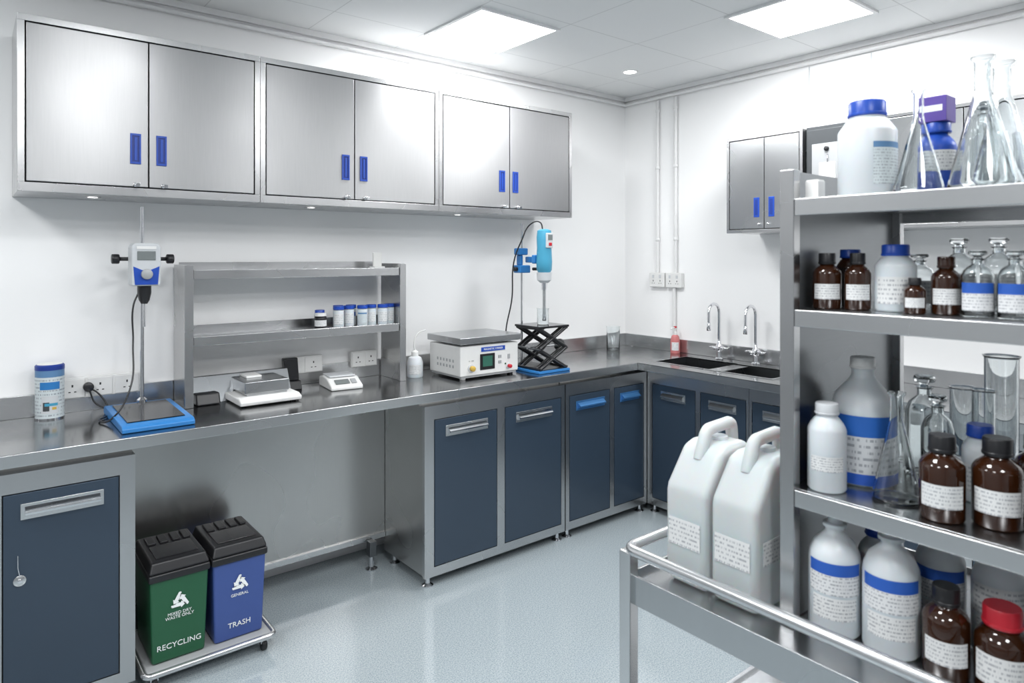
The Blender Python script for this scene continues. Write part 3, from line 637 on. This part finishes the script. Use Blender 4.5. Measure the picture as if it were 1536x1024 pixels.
# top shelf
bottle('hdpe_bottle',-2.40,-2.775,S1,.053,.190,'hdpes','blue',.62,.70,.16,.034,'labelc',(.12,.55),.7,.9)
r=root('small_white_box',(-2.46,-2.70,S1)); box(r,'carton',(-.014,-.014,0),(.014,.014,.036),'white',.002); box(r,'flap',(-.012,-.012,.036),(.012,.012,.038),'paper')
conical('erlenmeyer_flask',-2.41,-2.872,S1,.043,.195,.009)
bottle('blue_reagent_bottle',-2.28,-2.858,S1,.034,.150,'blue','blue',.55,.70,.14,.024,'label',(.35,.62),1.2)
r=root('purple_carton',(-2.28,-2.858,S1+.1505)); box(r,'box',(-.025,-.025,0),(.025,.025,.05),'purple',.001); box(r,'print',(-.0255,-.018,.02),(-.025,.018,.032),'print')
conical('erlenmeyer_flask',-2.40,-2.972,S1,.055,.235,.014)
conical('erlenmeyer_flask',-2.27,-2.965,S1,.055,.25,.016)
conical('erlenmeyer_flask',-2.40,-3.085,S1,.05,.20,.013)
stopper_bottle('stoppered_reagent_bottle',-2.16,-2.90,S1,.035,.20)
beaker('beaker',-2.14,-2.99,S1,.04,.13); beaker('beaker',-2.20,-3.07,S1,.045,.16)
# second shelf
def amber(x,y,z,r_,h,cap='black'): return bottle('amber_bottle',x,y,z,r_,h,'amber',cap,.5,.66,.2,None,'label',(.18,.45),1.0)
amber(-2.435,-2.712,S2,.027,.112); amber(-2.42,-2.766,S2,.024,.112)
bottle('amber_bottle',-2.33,-2.71,S2,.028,.12,'amber','blue',.6,.7,.15,None,None)
bottle('hdpe_bottle',-2.40,-2.828,S2,.036,.128,'hdpes','blue',.62,.70,.17,.024,'label',(.12,.52),1.0)
amber(-2.435,-2.875,S2,.018,.066)
amber(-2.41,-2.918,S2,.024,.105,'amber')
def clearb(x,y,z,r_,h,lab='labelb'):
    o=stopper_bottle('stoppered_reagent_bottle',x,y,z,r_,h); patch(o,'label',r_*1.01+.0004,h*.1,h*.52,ang(x,y),1.1,lab)
clearb(-2.42,-2.970,S2,.025,.115); clearb(-2.42,-3.024,S2,.025,.115); clearb(-2.42,-3.08,S2,.025,.12)
clearb(-2.29,-2.90,S2,.028,.14,'label'); clearb(-2.29,-2.965,S2,.028,.14,'label'); clearb(-2.29,-3.03,S2,.028,.15,'label'); clearb(-2.29,-2.83,S2,.028,.11,'label')
# third shelf
bottle('hdpe_bottle',-2.452,-2.720,S3,.036,.172,'hdpes','wgrey',.55,.72,.13,.022,'label',(.25,.42),.9)
bottle('blue_label_bottle',-2.335,-2.738,S3,.063,.255,'hdpes','white',.34,.58,.09,.024,'labelw',(.02,.56),1.5)
conical('erlenmeyer_flask',-2.405,-2.832,S3,.043,.205,.012)
amber(-2.442,-2.922,S3,.036,.148); amber(-2.405,-2.995,S3,.038,.152); amber(-2.31,-3.03,S3,.036,.15); amber(-2.43,-3.09,S3,.038,.15)
stopper_bottle('stoppered_reagent_bottle',-2.17,-2.795,S3,.037,.206); stopper_bottle('stoppered_reagent_bottle',-2.24,-2.845,S3,.030,.18)
measuring_cyl(-2.16,-2.865,S3,.024,.19); measuring_cyl(-2.13,-2.925,S3,.030,.26); measuring_cyl(-2.22,-2.92,S3,.02,.20)
bottle('hdpe_bottle',-2.29,-2.935,S3,.030,.145,'hdpes','blue',.6,.7,.16,.022,'label',(.15,.5),1)
beaker('beaker',-2.10,-2.73,S3,.04,.12)
# tray level of the rack
loop_bottle(-2.445,-2.732,TZ,.048,.236); loop_bottle(-2.43,-2.832,TZ,.049,.238)
amber(-2.432,-2.925,TZ,.037,.155); bottle('amber_bottle',-2.415,-3.005,TZ,.041,.145,'amber','red',.62,.64,.22,.029,'label',(.15,.5),1.1)
loop_bottle(-2.30,-2.87,TZ,.044,.225); loop_bottle(-2.29,-2.965,TZ,.044,.22,'label')
bottle('hdpe_bottle',-2.32,-2.76,TZ,.036,.19,'hdpes','blue',.5,.7,.14,.022,'labelb',(.15,.5),1.1)
bottle('hdpe_bottle',-2.30,-3.06,TZ,.04,.20,'hdpes','wgrey',.5,.7,.14,.022,'labelb',(.15,.5),1.1)
stopper_bottle('stoppered_reagent_bottle',-2.15,-2.82,TZ,.04,.2)

# ------------------------------------------------------------ world, camera
w=bpy.data.worlds.new('world'); sc.world=w; w.use_nodes=True; w.node_tree.nodes['Background'].inputs[0].default_value=(.9,.95,1,1); w.node_tree.nodes['Background'].inputs[1].default_value=.3
cam=bpy.data.cameras.new('camera'); co=bpy.data.objects.new('camera',cam); col.objects.link(co)
f=1018.; h=385.
co.location=(-3.793,-3.383,1.59); co.rotation_euler=(pi/2,0,math.atan2(.7793,.6266)-pi/2)
cam.sensor_width=36; cam.lens=36*f/1536; cam.shift_y=-(512-h)/1536; cam.clip_start=.02
cam.dof.use_dof=True; cam.dof.focus_distance=3.4; cam.dof.aperture_fstop=5.0
sc.camera=co
sc.view_settings.view_transform='Standard'; sc.view_settings.exposure=0
